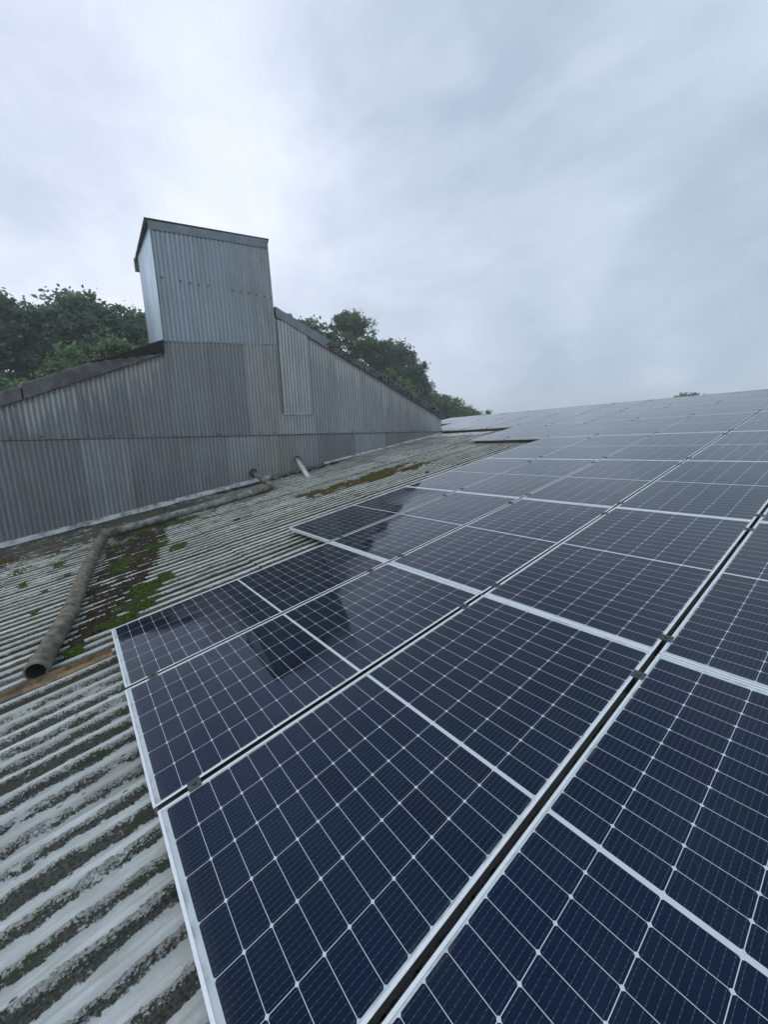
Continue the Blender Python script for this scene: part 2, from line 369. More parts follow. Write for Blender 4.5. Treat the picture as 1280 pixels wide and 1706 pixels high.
barn = empty('barn', (0, 0, 0), (TH, 0, 0))
tag(barn, 'large barn under a weathered pale grey corrugated cement roof that carries the solar panels', 'barn')
SW = 7 * CP
def roof_sheet(x0, x1, u0, u1):
    nx = int(round((x1 - x0) / (CP / 14))); us = []
    u = u0; first = True
    bounds = []
    while u < u1 - .05:
        v = min(u1, u + 2.4); bounds.append((u, v)); u = v
    verts = []; faces = []
    for bi, (a, b) in enumerate(bounds):
        rows = [a] + [a + (b - a) * k / 6 for k in range(1, 7)]
        r0 = len(verts)
        for j, uu in enumerate(rows):
            for i in range(nx + 1):
                x = x0 + (x1 - x0) * i / nx
                lip = .007 * ((x - x0) / (x1 - x0)) ** 2
                e = .008 * (1 - (uu - a) / (b - a))
                w = .004 * noise.noise(Vector((x * .8, uu * .6, 0)))
                verts.append((x, uu, cz(x) + lip + e + w))
        for j in range(len(rows) - 1):
            for i in range(nx):
                q = r0 + j * (nx + 1) + i
                faces.append((q, q + 1, q + nx + 2, q + nx + 1))
        # lips: side edge and lower edge
        n0 = len(verts)
        for j, uu in enumerate(rows):
            v = verts[r0 + j * (nx + 1) + nx]; verts.append((v[0], v[1], v[2] - .0065))
        for j in range(len(rows) - 1):
            p = r0 + j * (nx + 1) + nx
            faces.append((p, n0 + j, n0 + j + 1, p + nx + 1))
        n1 = len(verts)
        for i in range(nx + 1):
            v = verts[r0 + i]; verts.append((v[0], v[1], v[2] - .0075))
        for i in range(nx): faces.append((r0 + i, n1 + i, n1 + i + 1, r0 + i + 1))
    o = mesh_obj('roof_sheet', verts, faces, M['roof'], barn, smooth=True)
    return o
x = -6.86
k = 0
while x < 8.2:
    roof_sheet(x, x + SW + .035, -3.4, 15.0); x += SW
x = -6.86 - SW
while x > -11:
    roof_sheet(x, x + SW + .035, 10.75, 15.0); x -= SW
XR = 8.4; XL = -10.9
m = MB()                               # slope beyond the ridge
w = []
for i in range(int((XR - XL) / CP * 4)):
    xx = XL + i * CP / 4
    w.append(xx)
rz = CREST - 2 * CA
v = []; f = []
s2 = math.tan(-2 * TH)
for xx in w:
    v.append((xx, 15.0, cz(xx) + .002)); v.append((xx, 29.0, cz(xx) + .002 + 14 * s2))
for i in range(len(w) - 1): f.append((2 * i, 2 * i + 2, 2 * i + 3, 2 * i + 1))
mesh_obj('rear_slope', v, f, M['roof'], barn, smooth=True)
MB().box(XL, XR, 14.90, 15.10, -.17, -.105).build('ridge_cap', M['apron'], barn)
# barn walls below, upright in the world
def upright(name, pts, z0, mat, parent_rot):
    vs = []; fs = []
    inv = ROT.inverted()
    for p in pts:
        wp = L(*p); vs.append(tuple(inv @ wp)); vs.append(tuple(inv @ Vector((wp.x, wp.y, z0))))
    for i in range(len(pts) - 1): fs.append((2 * i, 2 * i + 1, 2 * i + 3, 2 * i + 2))
    return mesh_obj(name, vs, fs, mat, barn)
upright('front_wall', [(-6.7, -3.2, -.18), (8.2, -3.2, -.18)], -5.2, M['block'], 0)
upright('side_wall', [(8.2, -3.2, -.18), (8.2, 15, -.18), (8.2, 28.9, -.2 + 13.9 * s2)], -5.2, M['block'], 0)
upright('end_wall', [(XL + .2, 10.8, -.18), (XL + .2, 15, -.18), (XL + .2, 28.9, -.2 + 13.9 * s2)], -5.2, M['block'], 0)

# ------------------------------------------------------------------ solar panels
def frame_mesh():
    m = MB(); t = .035; lip = .011
    # outer walls and top lip, as four mitre-free bars
    for (x0, x1, y0, y1) in ((0, lip, 0, PL), (PW - lip, PW, 0, PL), (lip, PW - lip, 0, lip), (lip, PW - lip, PL - lip, PL)):
        m.box(x0, x1, y0, y1, -t, 0)
    return m
def first_panel():
    r = empty('solar_panel')
    fm = frame_mesh(); mi = []
    for q in fm.f:                      # long bars' outer walls: darker smooth metal, the gap's shade put into it
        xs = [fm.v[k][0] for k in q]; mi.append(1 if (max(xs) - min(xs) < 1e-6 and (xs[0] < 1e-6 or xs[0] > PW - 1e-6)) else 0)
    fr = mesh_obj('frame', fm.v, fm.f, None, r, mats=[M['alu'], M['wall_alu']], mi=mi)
    g = MB().box(.0112, PW - .0112, .0112, PL - .0112, -.0072, -.0022).build('cell_glass', M['glass'], r)
    return r, [fr, g]
ORD = ['first', 'second', 'third', 'fourth', 'fifth', 'sixth', 'seventh', 'eighth', 'ninth', 'tenth', 'eleventh', 'twelfth', 'thirteenth', 'fourteenth']
starts = [0, -1, -1, -1, -3, -7, -9]
ROWJ = {0: -.004, 1: -.009, 2: .002, 3: -.003}
proto, kids = first_panel()
used = False
rnd = random.Random(3)
END = 5
for c in range(7):
    for i, r in enumerate(range(starts[c], END)):
        if not used: o = proto; used = True
        else:
            o = proto.copy(); C.objects.link(o)
            for kd in kids:
                k2 = kd.copy(); C.objects.link(k2); k2.parent = o
        j = ROWJ.get(r, 0.0) if c == 0 else rnd.uniform(-.001, .001)
        # every panel sits a hair differently on its rails
        o.location = L(r * PV + .012 - .012, c * PU + j, rnd.uniform(-.0015, .0015))
        o.rotation_euler = (TH + rnd.uniform(-.0012, .0012), rnd.uniform(-.0016, .0016), 0)
        side = 'first from the left' if i == 0 else ORD[i] + ' from the left'
        extra = {(0, 0): 'rain-wet solar panel with its low corner by the rusty strip', (0, 1): 'wet solar panel mirroring the dark tower, second in the lowest line'}.get((c, i))
        tag(o, extra or 'dark half-cut cell solar panel, %s in the %s line up the slope' % (side, ORD[c]), 'solar panel', 'solar panels laid in lines on the roof')

def clamp_mesh():
    m = MB(); g = PV - PW
    m.box(-.026, .026, -.025, .025, .0005, .0045)
    m.box(-g / 2 + .002, g / 2 - .002, -.028, .028, -.04, .0005)
    for k in range(1):
        n = 12; b = len(m.v)
        for z in (.0045, .0095):
            for q in range(n): m.v.append((.0085 * math.cos(2 * PI * q / n), .0085 * math.sin(2 * PI * q / n), z))
        for q in range(n): m.f.append((b + q, b + (q + 1) % n, b + n + (q + 1) % n, b + n + q))
        m.f.append(tuple(b + n + q for q in range(n)))
    return m
ca = clamp_mesh().build('panel_clamp', M['clamp']); usedc = False
for c in range(7):
    for i, r in enumerate(range(starts[c] + 1, END)):
        if r == 4: continue
        for e, du in ((0, .145), (1, PU - .215)):
            if usedc: o = ca.copy(); C.objects.link(o)
            else: o = ca; usedc = True
            o.location = L(r * PV - .012, c * PU + du + rnd.uniform(-.005, .005), .001); o.rotation_euler = (TH, 0, rnd.uniform(-.03, .03))
            tag(o, 'dark clamp between %s and %s panels of the %s line, near its %s end' % (ORD[i], ORD[i + 1], ORD[c], 'upper' if e else 'lower'), 'clamp', 'clamps holding the solar panels')
for c in range(7):
    for e, du in ((0, .145), (1, PU - .215)):
        m = MB(); x0 = starts[c] * PV + .03; x1 = END * PV - .06
        m.box(x0, x1, -.020, .020, -.075, -.0365)
        m.box(x0, x1, -.032, .032, -.108, -.0755)
        o = m.build('mounting_rail', M['rail']); o.location = L(0, c * PU + du, 0); o.rotation_euler = (TH, 0, 0)
        tag(o, 'metal rail hidden beneath the %s line of panels, near its %s end' % (ORD[c], 'upper' if e else 'lower'), 'rail', 'rails carrying the solar panels')

# ------------------------------------------------------------------ gable building on the left
BO = Vector((-6.7263, 0, 0)); PHI = math.radians(-3.0128)
BR = Matrix.Rotation(PHI, 3, 'Z')
def BW(x, s, z): return BO + BR @ Vector((x, s, z))
bld = empty('gabled_shed', BO, (0, 0, PHI))
tag(bld, 'gabled shed clad in weathered galvanised corrugated sheet, with a box tower on its ridge', 'shed')
WP = .088; WA = .0125
PK = 4.585
def vergeL(s): return 3.535 + (s - 1.913) * .4205          # lower edge of left verge
def vergeR(s): return 4.665 - (s - 4.628) * .4345
def vtop(s): return min(vergeL(s), vergeR(s)) if s < PK else vergeR(s)
def rz_at(s):
    return s * math.tan(TH) - .12
def cladding(name, s0, s1, zb, zt, off, mat, parent, rows=3, below=None, pitch=WP, amp=WA, cap=False):
    n = max(2, int(round((s1 - s0) / (pitch / 8))))
    v = []; at = []
    for i in range(n + 1):
        s = s0 + (s1 - s0) * i / n
        xx = off + amp * math.cos(2 * PI * s / pitch)
        b, t = zb(s), zt(s)
        b += .004 * math.cos(2 * PI * s / pitch)
        for j in range(rows + 1):
            z = b + (t - b) * j / rows
            w = .006 * noise.noise(Vector((s * 1.1, z * 1.3, off * 50)))
            v.append((xx + w, s, z)); at.append((below(s) - z) if below else -1.0)
    f = [(i * (rows + 1) + j, (i + 1) * (rows + 1) + j, (i + 1) * (rows + 1) + j + 1, i * (rows + 1) + j + 1) for i in range(n) for j in range(rows)]
    # turned edge so the sheet has a thickness
    b0 = len(v)
    for e in (0, n):
        for j in range(rows + 1):
            p = v[e * (rows + 1) + j]; v.append((p[0] - .012, p[1], p[2])); at.append(-1.)
    for k, e in enumerate((0, n)):
        for j in range(rows):
            p = e * (rows + 1) + j; q = b0 + k * (rows + 1) + j; f.append((p, q, q + 1, p + 1))
    b1 = len(v)
    for i in range(n + 1):
        p = v[i * (rows + 1)]; v.append((p[0] - .012, p[1], p[2])); at.append(-1.)
    for i in range(n): f.append((i * (rows + 1), b1 + i, b1 + i + 1, (i + 1) * (rows + 1)))
    o = mesh_obj(name, v, f, mat, parent, smooth=True)
    a = o.data.attributes.new('below', 'FLOAT', 'POINT'); a.data.foreach_set('value', at)
    lp = [1.0 if i == n else 0.0 for i in range(n + 1) for j in range(rows + 1)]; lp += [1.0] * (len(v) - len(lp))
    a = o.data.attributes.new('lap', 'FLOAT', 'POINT'); a.data.foreach_set('value', lp)
    try: o.data.set_sharp_from_angle(angle=math.radians(70))
    except Exception: pass
    return o
SEAM = 1.705
EAVE = 10.37
low = [-5.3, -4.4, -3.5, -2.6, -1.68, -.78, .11, 1.0, 1.93, 3.1, 4.4, 5.6, 6.8, 8.0, 9.2, EAVE]
for i in range(len(low) - 1):
    a, b = low[i], low[i + 1]
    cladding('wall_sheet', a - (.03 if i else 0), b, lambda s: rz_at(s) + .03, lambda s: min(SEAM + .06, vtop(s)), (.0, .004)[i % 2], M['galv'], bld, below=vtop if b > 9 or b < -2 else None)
upl = [-5.3, -4.4, -3.5, -2.4, -1.5, -.62, .25, 1.1, 1.955]
for i in range(len(upl) - 1):
    a, b = upl[i], upl[i + 1]
    if vtop(b) < SEAM + .05: continue
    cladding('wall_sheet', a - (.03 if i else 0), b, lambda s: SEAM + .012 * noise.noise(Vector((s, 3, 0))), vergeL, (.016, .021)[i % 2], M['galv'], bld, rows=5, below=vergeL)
for a, b in ((1.92, 2.85), (2.82, 3.72), (3.69, 4.545)):     # under the tower
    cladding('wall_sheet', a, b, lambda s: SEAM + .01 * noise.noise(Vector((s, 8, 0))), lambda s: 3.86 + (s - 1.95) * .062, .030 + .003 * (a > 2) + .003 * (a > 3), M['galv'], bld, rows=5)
upr = [4.50, 5.45, 6.24, 7.15, 8.05, 8.95, 9.7, EAVE]
for i in range(len(upr) - 1):
    a, b = upr[i], upr[i + 1]
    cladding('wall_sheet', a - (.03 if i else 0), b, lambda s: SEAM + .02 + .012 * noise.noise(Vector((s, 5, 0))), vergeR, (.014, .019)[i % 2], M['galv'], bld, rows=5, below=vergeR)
# raised newer sheet and the short patch under it
ps = cladding('patch_sheet', 4.60, 5.44, lambda s: 2.265, lambda s: min(vergeR(s) - .02, 4.60), .055, M['patch'], bld, rows=5, pitch=WP, amp=.016)
MB().box(.030, .082, 4.585, 5.455, 2.235, 2.262).build('drip_lip', M['apron'], bld)
cladding('patch_sheet', 4.53, 5.53, lambda s: 1.715 + .01 * noise.noise(Vector((s * 2, 1, 0))), lambda s: 2.24, .040, M['patch'], bld, rows=3, pitch=WP, amp=.014)
# verges: cement barge pieces, each a sloping board with a top roll
def verge(s0, s1, fz, h, t0, x0, x1, mat, nm='verge_flashing', n=None):
    n = n or max(3, int((s1 - s0) / .07)); v = []
    prof = [(x1 - .02, 0), (x1, 0), (x1, h * .93), (x1 - .012, h), (x0, h + .02), (x0, h - .02)]
    for i in range(n + 1):
        s = s0 + (s1 - s0) * i / n
        for (x, z) in prof:
            w = .010 * noise.noise(Vector((s * 5, z * 3, t0))) + .006 * noise.noise(Vector((s * 22, z * 9, t0)))
            v.append((x + w * .6, s, fz(s) + z + (w * 1.6 if z > 0 else w * .5)))
    m = len(prof); f = []
    for i in range(n):
        for k in range(m): f.append((i * m + k, (i + 1) * m + k, (i + 1) * m + (k + 1) % m, i * m + (k + 1) % m))
    f.append(tuple(range(m))); f.append(tuple(n * m + k for k in range(m))[::-1])
    return mesh_obj(nm, v, f, mat, bld)
verge(-.60, 1.93, vergeL, .285, 1, -.28, .062, M['verge'])
verge(-3.05, -.63, lambda s: vergeL(s) + .0, .235, 2, -.28, .048, M['verge'])
verge(-5.4, -3.02, vergeL, .285, 3, -.28, .062, M['verge'])
verge(4.60, 6.1, vergeR, .25, 4, -.28, .058, M['trim'])
verge(6.08, 7.7, vergeR, .20, 5, -.28, .068, M['verge'])
verge(7.68, 9.1, vergeR, .235, 6, -.28, .058, M['verge'])
verge(9.06, EAVE + .08, vergeR, .22, 7, -.28, .068, M['verge'])
# black moss crust on the verge beside the tower and along the right-hand verge
def crust(s0, s1, fz, z0, h, name='moss_crust', seed=1, dens=1.):
    rr = random.Random(seed); m = MB(); n = int((s1 - s0) * 60 * dens)
    for i in range(n):
        s = rr.uniform(s0, s1); r = rr.uniform(.012, .045)
        z = fz(s) + z0 + h * rr.random() ** 1.5
        x = .066 + rr.uniform(-.012, .006)
        if rr.random() < .45: x = rr.uniform(-.15, .05); z = fz(s) + z0 + h + rr.uniform(-.01, .02)
        b = len(m.v)
        dirs = [(1, 0, 0), (-.4, .9, .1), (-.4, -.9, 0), (0, .1, 1), (0, 0, -1), (.3, .7, .6)]
        for d in dirs[:5]: m.v.append((x + d[0] * r * .5, s + d[1] * r * rr.uniform(.8, 1.6), z + d[2] * r * rr.uniform(.5, 1.)))
        for q in ((0, 1, 3), (1, 2, 3), (2, 0, 3), (1, 0, 4), (2, 1, 4), (0, 2, 4)): m.f.append(tuple(b + k for k in q))
    o = m.build(name, M['black'], bld); o['kind'] = 'stuff'
    return o
# thick black growth close to the tower, seen as a wedge that thins downhill
v = []; f = []; n = 60
for i in range(n + 1):
    s = .55 + 1.38 * i / n; t = i / n
    hh = .015 + .27 * t ** 1.1 + .06 * noise.noise(Vector((s * 9, 1, 1))) * min(1, t * 4)
    top = vergeL(s) + .284 + .008 * noise.noise(Vector((s * 14, 2, 1)))
    lo = top - hh
    for (x, z) in ((.064, lo), (.082 + .01 * noise.noise(Vector((s * 20, 5, 0))), lo + .02), (.084, top - .02), (.05, top + .012), (-.1, top + .014), (-.1, lo)):
        v.append((x, s, z))
for i in range(n):
    for k in range(6): f.append((i * 6 + k, (i + 1) * 6 + k, (i + 1) * 6 + (k + 1) % 6, i * 6 + (k + 1) % 6))
f.append(tuple(range(6))); f.append(tuple(n * 6 + k for k in range(6))[::-1])
mesh_obj('moss_crust', v, f, M['black'], bld)
crust(6.0, 8.0, vergeR, .02, .19, seed=3, dens=2.2)
crust(8.0, EAVE, vergeR, .05, .16, seed=4, dens=1.6)
# shed roof slopes and hidden walls (depth of the shed)
DEP = 7.2
def slope(s0, s1, fz, lift):
    v = []; f = []; n = int(DEP / CP * 4)
    for i in range(n + 1):
        x = -.05 - DEP * i / n; c = .02 * math.cos(2 * PI * x / CP)
        v.append((x, s0, fz(s0) + lift + c)); v.append((x, s1, fz(s1) + lift + c))
    for i in range(n): f.append((2 * i, 2 * i + 1, 2 * i + 3, 2 * i + 2))
    return mesh_obj('roof_slope', v, f, M['roof'], bld, smooth=True)
slope(-5.45, PK, vergeL, .225); slope(PK, EAVE + .1, lambda s: vergeR(s), .20)
v = [(-DEP, -5.3, -5.2), (-DEP, EAVE, -5.2), (-DEP, EAVE, vergeR(EAVE)), (-DEP, PK, vergeR(PK)), (-DEP, -5.3, vergeL(-5.3))]
mesh_obj('back_wall', v, [(0, 1, 2, 3, 4)], M['galv'], bld)
mesh_obj('side_wall', [(-.012, EAVE, -1), (-DEP, EAVE, -1), (-DEP, EAVE, vergeR(EAVE)), (-.012, EAVE, vergeR(EAVE) + .1)], [(0, 1, 2, 3)], M['galv'], bld)
mesh_obj('side_wall', [(-.012, -5.3, -5.2), (-DEP, -5.3, -5.2), (-DEP, -5.3, vergeL(-5.3)), (-.012, -5.3, vergeL(-5.3))], [(0, 1, 2, 3)], M['galv'], bld)
# the box tower
T0, T1, TB = 1.945, 4.60, -2.11
def ttop(s): return 6.215 + (s - 1.93) * .088
def tbot(s): return 3.80 + (s - 1.94) * .075 + .012 * noise.noise(Vector((s * 2.2, 0, 4)))
def tr(s, z):                            # the tower narrows a little with height
    return s
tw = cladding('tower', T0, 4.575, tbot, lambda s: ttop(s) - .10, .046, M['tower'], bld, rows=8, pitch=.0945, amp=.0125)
# tower leans in slightly at its right edge (measured)
for vt in tw.data.vertices:
    k = (vt.co.y - T0) / (4.575 - T0); vt.co.y -= k * .045 * (vt.co.z - 3.8) / 2.5
v = [(.040, T0, 3.80), (TB, T0 - .06, 4.15), (TB, T0 - .06, 6.28), (.040, T0, ttop(T0) - .02)]
sd = mesh_obj('side_cladding', v + [(p[0], p[1] + .02, p[2]) for p in v], [(0, 1, 2, 3), (7, 6, 5, 4), (0, 3, 7, 4), (1, 5, 6, 2)], M['side'], tw)
v = [(.030, 4.55, 3.9), (TB, 4.55, 3.9), (TB, 4.50, 6.3), (.030, 4.50, ttop(4.5) - .02)]
mesh_obj('side_cladding', v + [(p[0], p[1] - .02, p[2]) for p in v], [(3, 2, 1, 0), (4, 5, 6, 7), (0, 4, 7, 3)], M['side'], tw)
mesh_obj('rear_cladding', [(TB, T0 - .05, 3.5), (TB, 4.55, 3.5), (TB, 4.5, 6.3), (TB, T0 - .05, 6.28)], [(0, 1, 2, 3)], M['side'], tw)
m = MB(); m.hexa([(.052, T0 - .035, ttop(T0) - .165), (.066, T0 - .035, ttop(T0) - .165), (.066, 4.52, ttop(4.52) - .190), (.052, 4.52, ttop(4.52) - .190),
                  (.050, T0 - .035, ttop(T0)), (.062, T0 - .035, ttop(T0)), (.062, 4.515, ttop(4.52)), (.050, 4.515, ttop(4.52))])
m.build('fascia_flashing', M['trim'], tw)
m = MB(); m.hexa([(.030, T0 - .012, 3.80), (.062, T0 - .012, 3.80), (.062, T0 + .022, 3.80), (.030, T0 + .022, 3.80),
                  (.030, T0 - .012, 6.05), (.062, T0 - .012, 6.05), (.062, T0 + .022, 6.05), (.030, T0 + .022, 6.05)])
m.build('corner_flashing', M['trim'], tw)
# tower roof: corrugations run left to right, so the left verge shows a wavy edge
v = []; f = []; n = 17 * 8
for i in range(n + 1):
    x = .05 - 2.50 * i / n; z = .032 * math.cos(2 * PI * i / 8) + (ttop(T0) + .012) + (.05 - x) * .045
    for (s, dz) in ((T0 - .10, 0), (4.56, .22), (4.56, .20), (T0 - .10, -.022)): v.append((x, s, z + dz))
for i in range(n):
    for k in range(4): f.append((i * 4 + k, i * 4 + (k + 1) % 4, (i + 1) * 4 + (k + 1) % 4, (i + 1) * 4 + k))
mesh_obj('tower_roof', v, f, M['verge'], tw, smooth=False)
MB().box(-2.52, -2.44, T0 - .12, T0 - .02, 6.06, 6.36).build('eave_flashing', M['trim'], tw)
# roofing screws, rust dotted
def screws(lst, mat, nm, par, r=.016):
    for (x, s, z) in lst:
        m = MB(); b = 0; k = 8
        for (rr, dx) in ((r, 0), (r * .9, .008), (r * .3, .013)):
            for q in range(k): m.v.append((x + dx, s + rr * math.cos(2 * PI * q / k), z + rr * math.sin(2 * PI * q / k)))
        for a in (0, k):
            for q in range(k): m.f.append((a + q, a + (q + 1) % k, a + k + (q + 1) % k, a + k + q))
        m.f.append(tuple(2 * k + q for q in range(k))); m.build(nm, mat, par)
sl = [(.066, 2.05 + i * .189, 5.115 + rnd.uniform(-.01, .01)) for i in range(14) if i not in (1, 6, 7)]
screws(sl, M['black'], 'screw', tw, .019)
sl = [(.034 if s < 1.95 else (.052 if s < 4.5 else .036), s, SEAM + .05 + rnd.uniform(-.01, .01)) for s in [-.9, -.45, -.1, .3, .7, 1.1, 1.5, 1.9, 2.5, 2.9, 3.4, 3.9, 4.3, 6.1, 6.7, 7.4, 8.2, 9.0]]
screws(sl, M['black'], 'screw', bld, .017)
# dark hole rims where the two waste pipes leave the wall
def rim(s, z, r):
    m = MB(); n = 16
    for (rr, x) in ((r * 1.15, .028), (r * 1.15, .032)):
        for q in range(n): m.v.append((x, s + rr * math.cos(2 * PI * q / n), z + rr * 1.15 * math.sin(2 * PI * q / n)))
    for q in range(n): m.f.append((q, (q + 1) % n, n + (q + 1) % n, n + q))
    m.f.append(tuple(n + q for q in range(n))); m.build('pipe_hole', M['inside'], bld)
rim(3.66, .745, .085); rim(4.90, 1.02, .075)

# pale flashing apron between wall foot and roof
v = []; f = []; n = 200
for i in range(n + 1):
    s = -5.2 + (4.1 + 5.2) * i / n
    w0 = BW(.03, s, 0); 
    e = .16 + .02 * noise.noise(Vector((s * 2, 0, 0)))
    if s > 3.2: e *= max(.25, 1 - (s - 3.2) * .9)
    for (dx, dn) in ((-.02, .085), (.04, .075), (e, .012 + .006 * noise.noise(Vector((s * 6, 1, 0)))), (e + .005, -.004)):
        p = BW(dx, s, 0); uu = p.y / math.cos(TH)
        q = L(p.x, p.y * math.cos(TH) , 0)
        v.append((p.x, p.y, p.y * math.tan(TH) + (CREST + dn) / math.cos(TH)))
for i in range(n):
    for k in range(3): f.append((i * 4 + k, (i + 1) * 4 + k, (i + 1) * 4 + k + 1, i * 4 + k + 1))
tag(mesh_obj('flashing', v, f, M['apron']), 'long pale flashing strip along the foot of the corrugated wall', 'flashing')
v = []; f = []; n = 90
for i in range(n + 1):
    s = 5.7 + (EAVE - 5.7) * i / n
    for (dx, dn) in ((.0, .05), (.05, .045), (.10 + .04 * noise.noise(Vector((s * 3, 0, 3))), .008)):
        p = BW(dx, s, 0); v.append((p.x, p.y, p.y * math.tan(TH) + (CREST + dn + .008 * noise.noise(Vector((s * 7, dx * 9, 1)))) / math.cos(TH)))
for i in range(n):
    for k in range(2): f.append((i * 3 + k, (i + 1) * 3 + k, (i + 1) * 3 + k + 1, i * 3 + k + 1))
tag(mesh_obj('flashing', v, f, M['apron']), 'narrow crumbling flashing along the upper foot of the wall', 'flashing')
m = MB()
q = [(-6.15, 9.75), (-4.1, 10.0), (-3.9, 10.44), (-6.2, 10.44)]
m.hexa([L(a, b, CREST + .002) for a, b in q] + [L(a, b, CREST + .012) for a, b in q])
tag(m.build('flashing', M['apron']), 'flat pale flashing sheet at the far wall corner below the panels', 'flashing')

# ------------------------------------------------------------------ pipes
def hollow_pipe(name, pts, r, mat, parent, n=24, wob=.03, wall=.010):
    m = MB(); m.tube(pts, r, n, wob=wob, caps=False)
    o = m.build(name, mat, parent, smooth=True)
    return o
NP = CREST + .0; R1 = .068
def on(v, u, h=R1): return L(v, u, CREST + h)
pp = empty('drain_pipe', on(-4.5, .25))
tag(pp, 'long mossy cement drain pipe lying across the roof with an open dark end', 'pipe')
def sub(p): return [Vector(q) - pp.location for q in p]
def path(pts, n):
    out = []
    for i in range(len(pts) - 1):
        a, b = Vector(pts[i]), Vector(pts[i + 1])
        for k in range(n): out.append(a.lerp(b, k / n))
    out.append(Vector(pts[-1])); return out
A0 = [(.13, -.49), (-.95, -.285), (-2.35, -.115), (-3.35, .02), (-4.30, .17)]
lower = path([on(a, b, R1 + .008) for a, b in A0], 7)
m = MB(); m.tube(sub(lower), [R1 * (1.02 - .0 * i) for i in range(len(lower))], 26, wob=.012, caps=False)
m.build('pipe_run', M['pipe'], pp, True)
m = MB(); inn = path([on(.135, -.491, R1 + .008), on(-.35, -.40, R1 + .008)], 3)
m.tube(sub(inn), R1 * .86, 26, caps=False); 
o = m.build('bore', M['inside'], pp, True)
# annular mouth
m = MB(); d0 = (lower[0] - lower[1]).normalized(); p0 = lower[0]
m.tube(sub([p0 - d0 * .13, p0 - d0 * .005, p0 + d0 * .004, p0 + d0 * .006]), [R1 * 1.10, R1 * 1.11, R1 * 1.07, R1 * .86], 26, caps=False)
m.build('mouth_collar', M['pipe'], pp, True)
def collar(p, d, w, r, mat=M['pipe']):
    m = MB(); m.tube(sub([p - d * w, p - d * w * .9, p + d * w * .9, p + d * w]), [r * .97, r, r, r * .97], 26, caps=True); m.build('collar', mat, pp, True)
for (a, b, w) in ((-.98, -.28, .02), (-2.32, -.118, .055), (-3.28, .012, .02)):
    p = on(a, b, R1 + .008); collar(p, (lower[10] - lower[9]).normalized(), w, R1 * 1.13)
# elbow and run beside the wall
elb = [on(-4.30, .17, R1 + .008), on(-4.42, .19, R1 + .008), on(-4.50, .23, R1 + .008), on(-4.55, .31, R1 + .008), on(-4.56, .42, R1 + .008)]
m = MB(); m.tube(sub(elb), R1 * 1.06, 26, wob=.01); m.build('elbow', M['pipe'], pp, True)
run = path([on(-4.56, .38, R1 + .008), on(-4.58, 1.7, R1 + .004), on(-4.62, 3.05, R1 + .008)], 9)
m = MB(); m.tube(sub(run), R1, 26, wob=.010); m.build('pipe_run', M['pipeg'], pp, True)
collar(on(-4.56, .62, R1 + .008), (run[2] - run[1]).normalized(), .05, R1 * 1.10, M['pipeg'])
top = [on(-4.62, 3.03, R1 + .008), on(-4.63, 3.22, R1 + .01), on(-4.68, 3.36, R1 + .01), on(-4.80, 3.45, R1 + .02), on(-4.98, 3.49, R1 + .03), on(-5.12, 3.50, R1 + .05)]
m = MB(); m.tube(sub(top), R1 * 1.04, 26, wob=.01); m.build('elbow', M['pipe'], pp, True)
e2 = [on(-5.10, 3.50, R1 + .05), on(-5.22, 3.50, R1 + .07), on(-5.33, 3.51, R1 + .12), Vector(BW(.95, 3.60, .70))]
e2 = [on(-5.08, 3.50, R1 + .05), on(-5.25, 3.50, R1 + .075), on(-5.38, 3.51, R1 + .12)]
wh = BW(.0, 3.66, .745)
st = e2[-1]
m = MB(); m.tube(sub(e2 + [st.lerp(wh, .12)]), R1 * .98, 24); m.build('elbow', M['pipe'], pp, True)
m = MB(); m.tube(sub([st.lerp(wh, .10), st.lerp(wh, .5), wh]), [R1 * .95, R1 * .92, R1 * .92], 24, wob=.010); m.build('pipe_run', M['pipeg'], pp, True)
w0 = BW(.0, 4.90, 1.02); w1 = L(-5.05, 4.52, CREST + .0)
pv = empty('waste_pipe', w0); tag(pv, 'short white plastic pipe poking from the wall down onto the roof', 'pipe')
m = MB(); a, b = Vector((0, 0, 0)), Vector(w1) - Vector(w0)
m.tube([a, a.lerp(b, .3), a.lerp(b, .62), b], .058, 20); m.build('pipe_run', M['pvc'], pv, True)
m = MB(); m.tube([a.lerp(b, .45), a.lerp(b, .455), a.lerp(b, .52), a.lerp(b, .525)], [.058, .065, .065, .058], 20); m.build('collar', M['pvc'], pv, True)

# rusty strip beside the lowest panel corner
m = MB(); n = 60
v = []; f = []
for i in range(n + 1):
    u = -2.6 + 2.56 * i / n; x0 = .215 + .012 * math.sin(u * 1.1) + .012 * (u + .04)
    hh = .008 * noise.noise(Vector((u * 6, 0, 0)))
    base = CREST + .004
    for (dx, dn) in ((-.040, .0), (-.036, .038), (-.026, .040), (-.016, .008), (.040, .005 + hh), (.046, -.004)):
        v.append(L(x0 + dx + hh * .4, u, base + dn))
for i in range(n):
    for k in range(5): f.append((i * 6 + k, (i + 1) * 6 + k, (i + 1) * 6 + k + 1, i * 6 + k + 1))
tag(mesh_obj('metal_strip', v, f, M['rust']), 'rusty brown metal strip lying beside the lowest panel corner', 'metal strip')

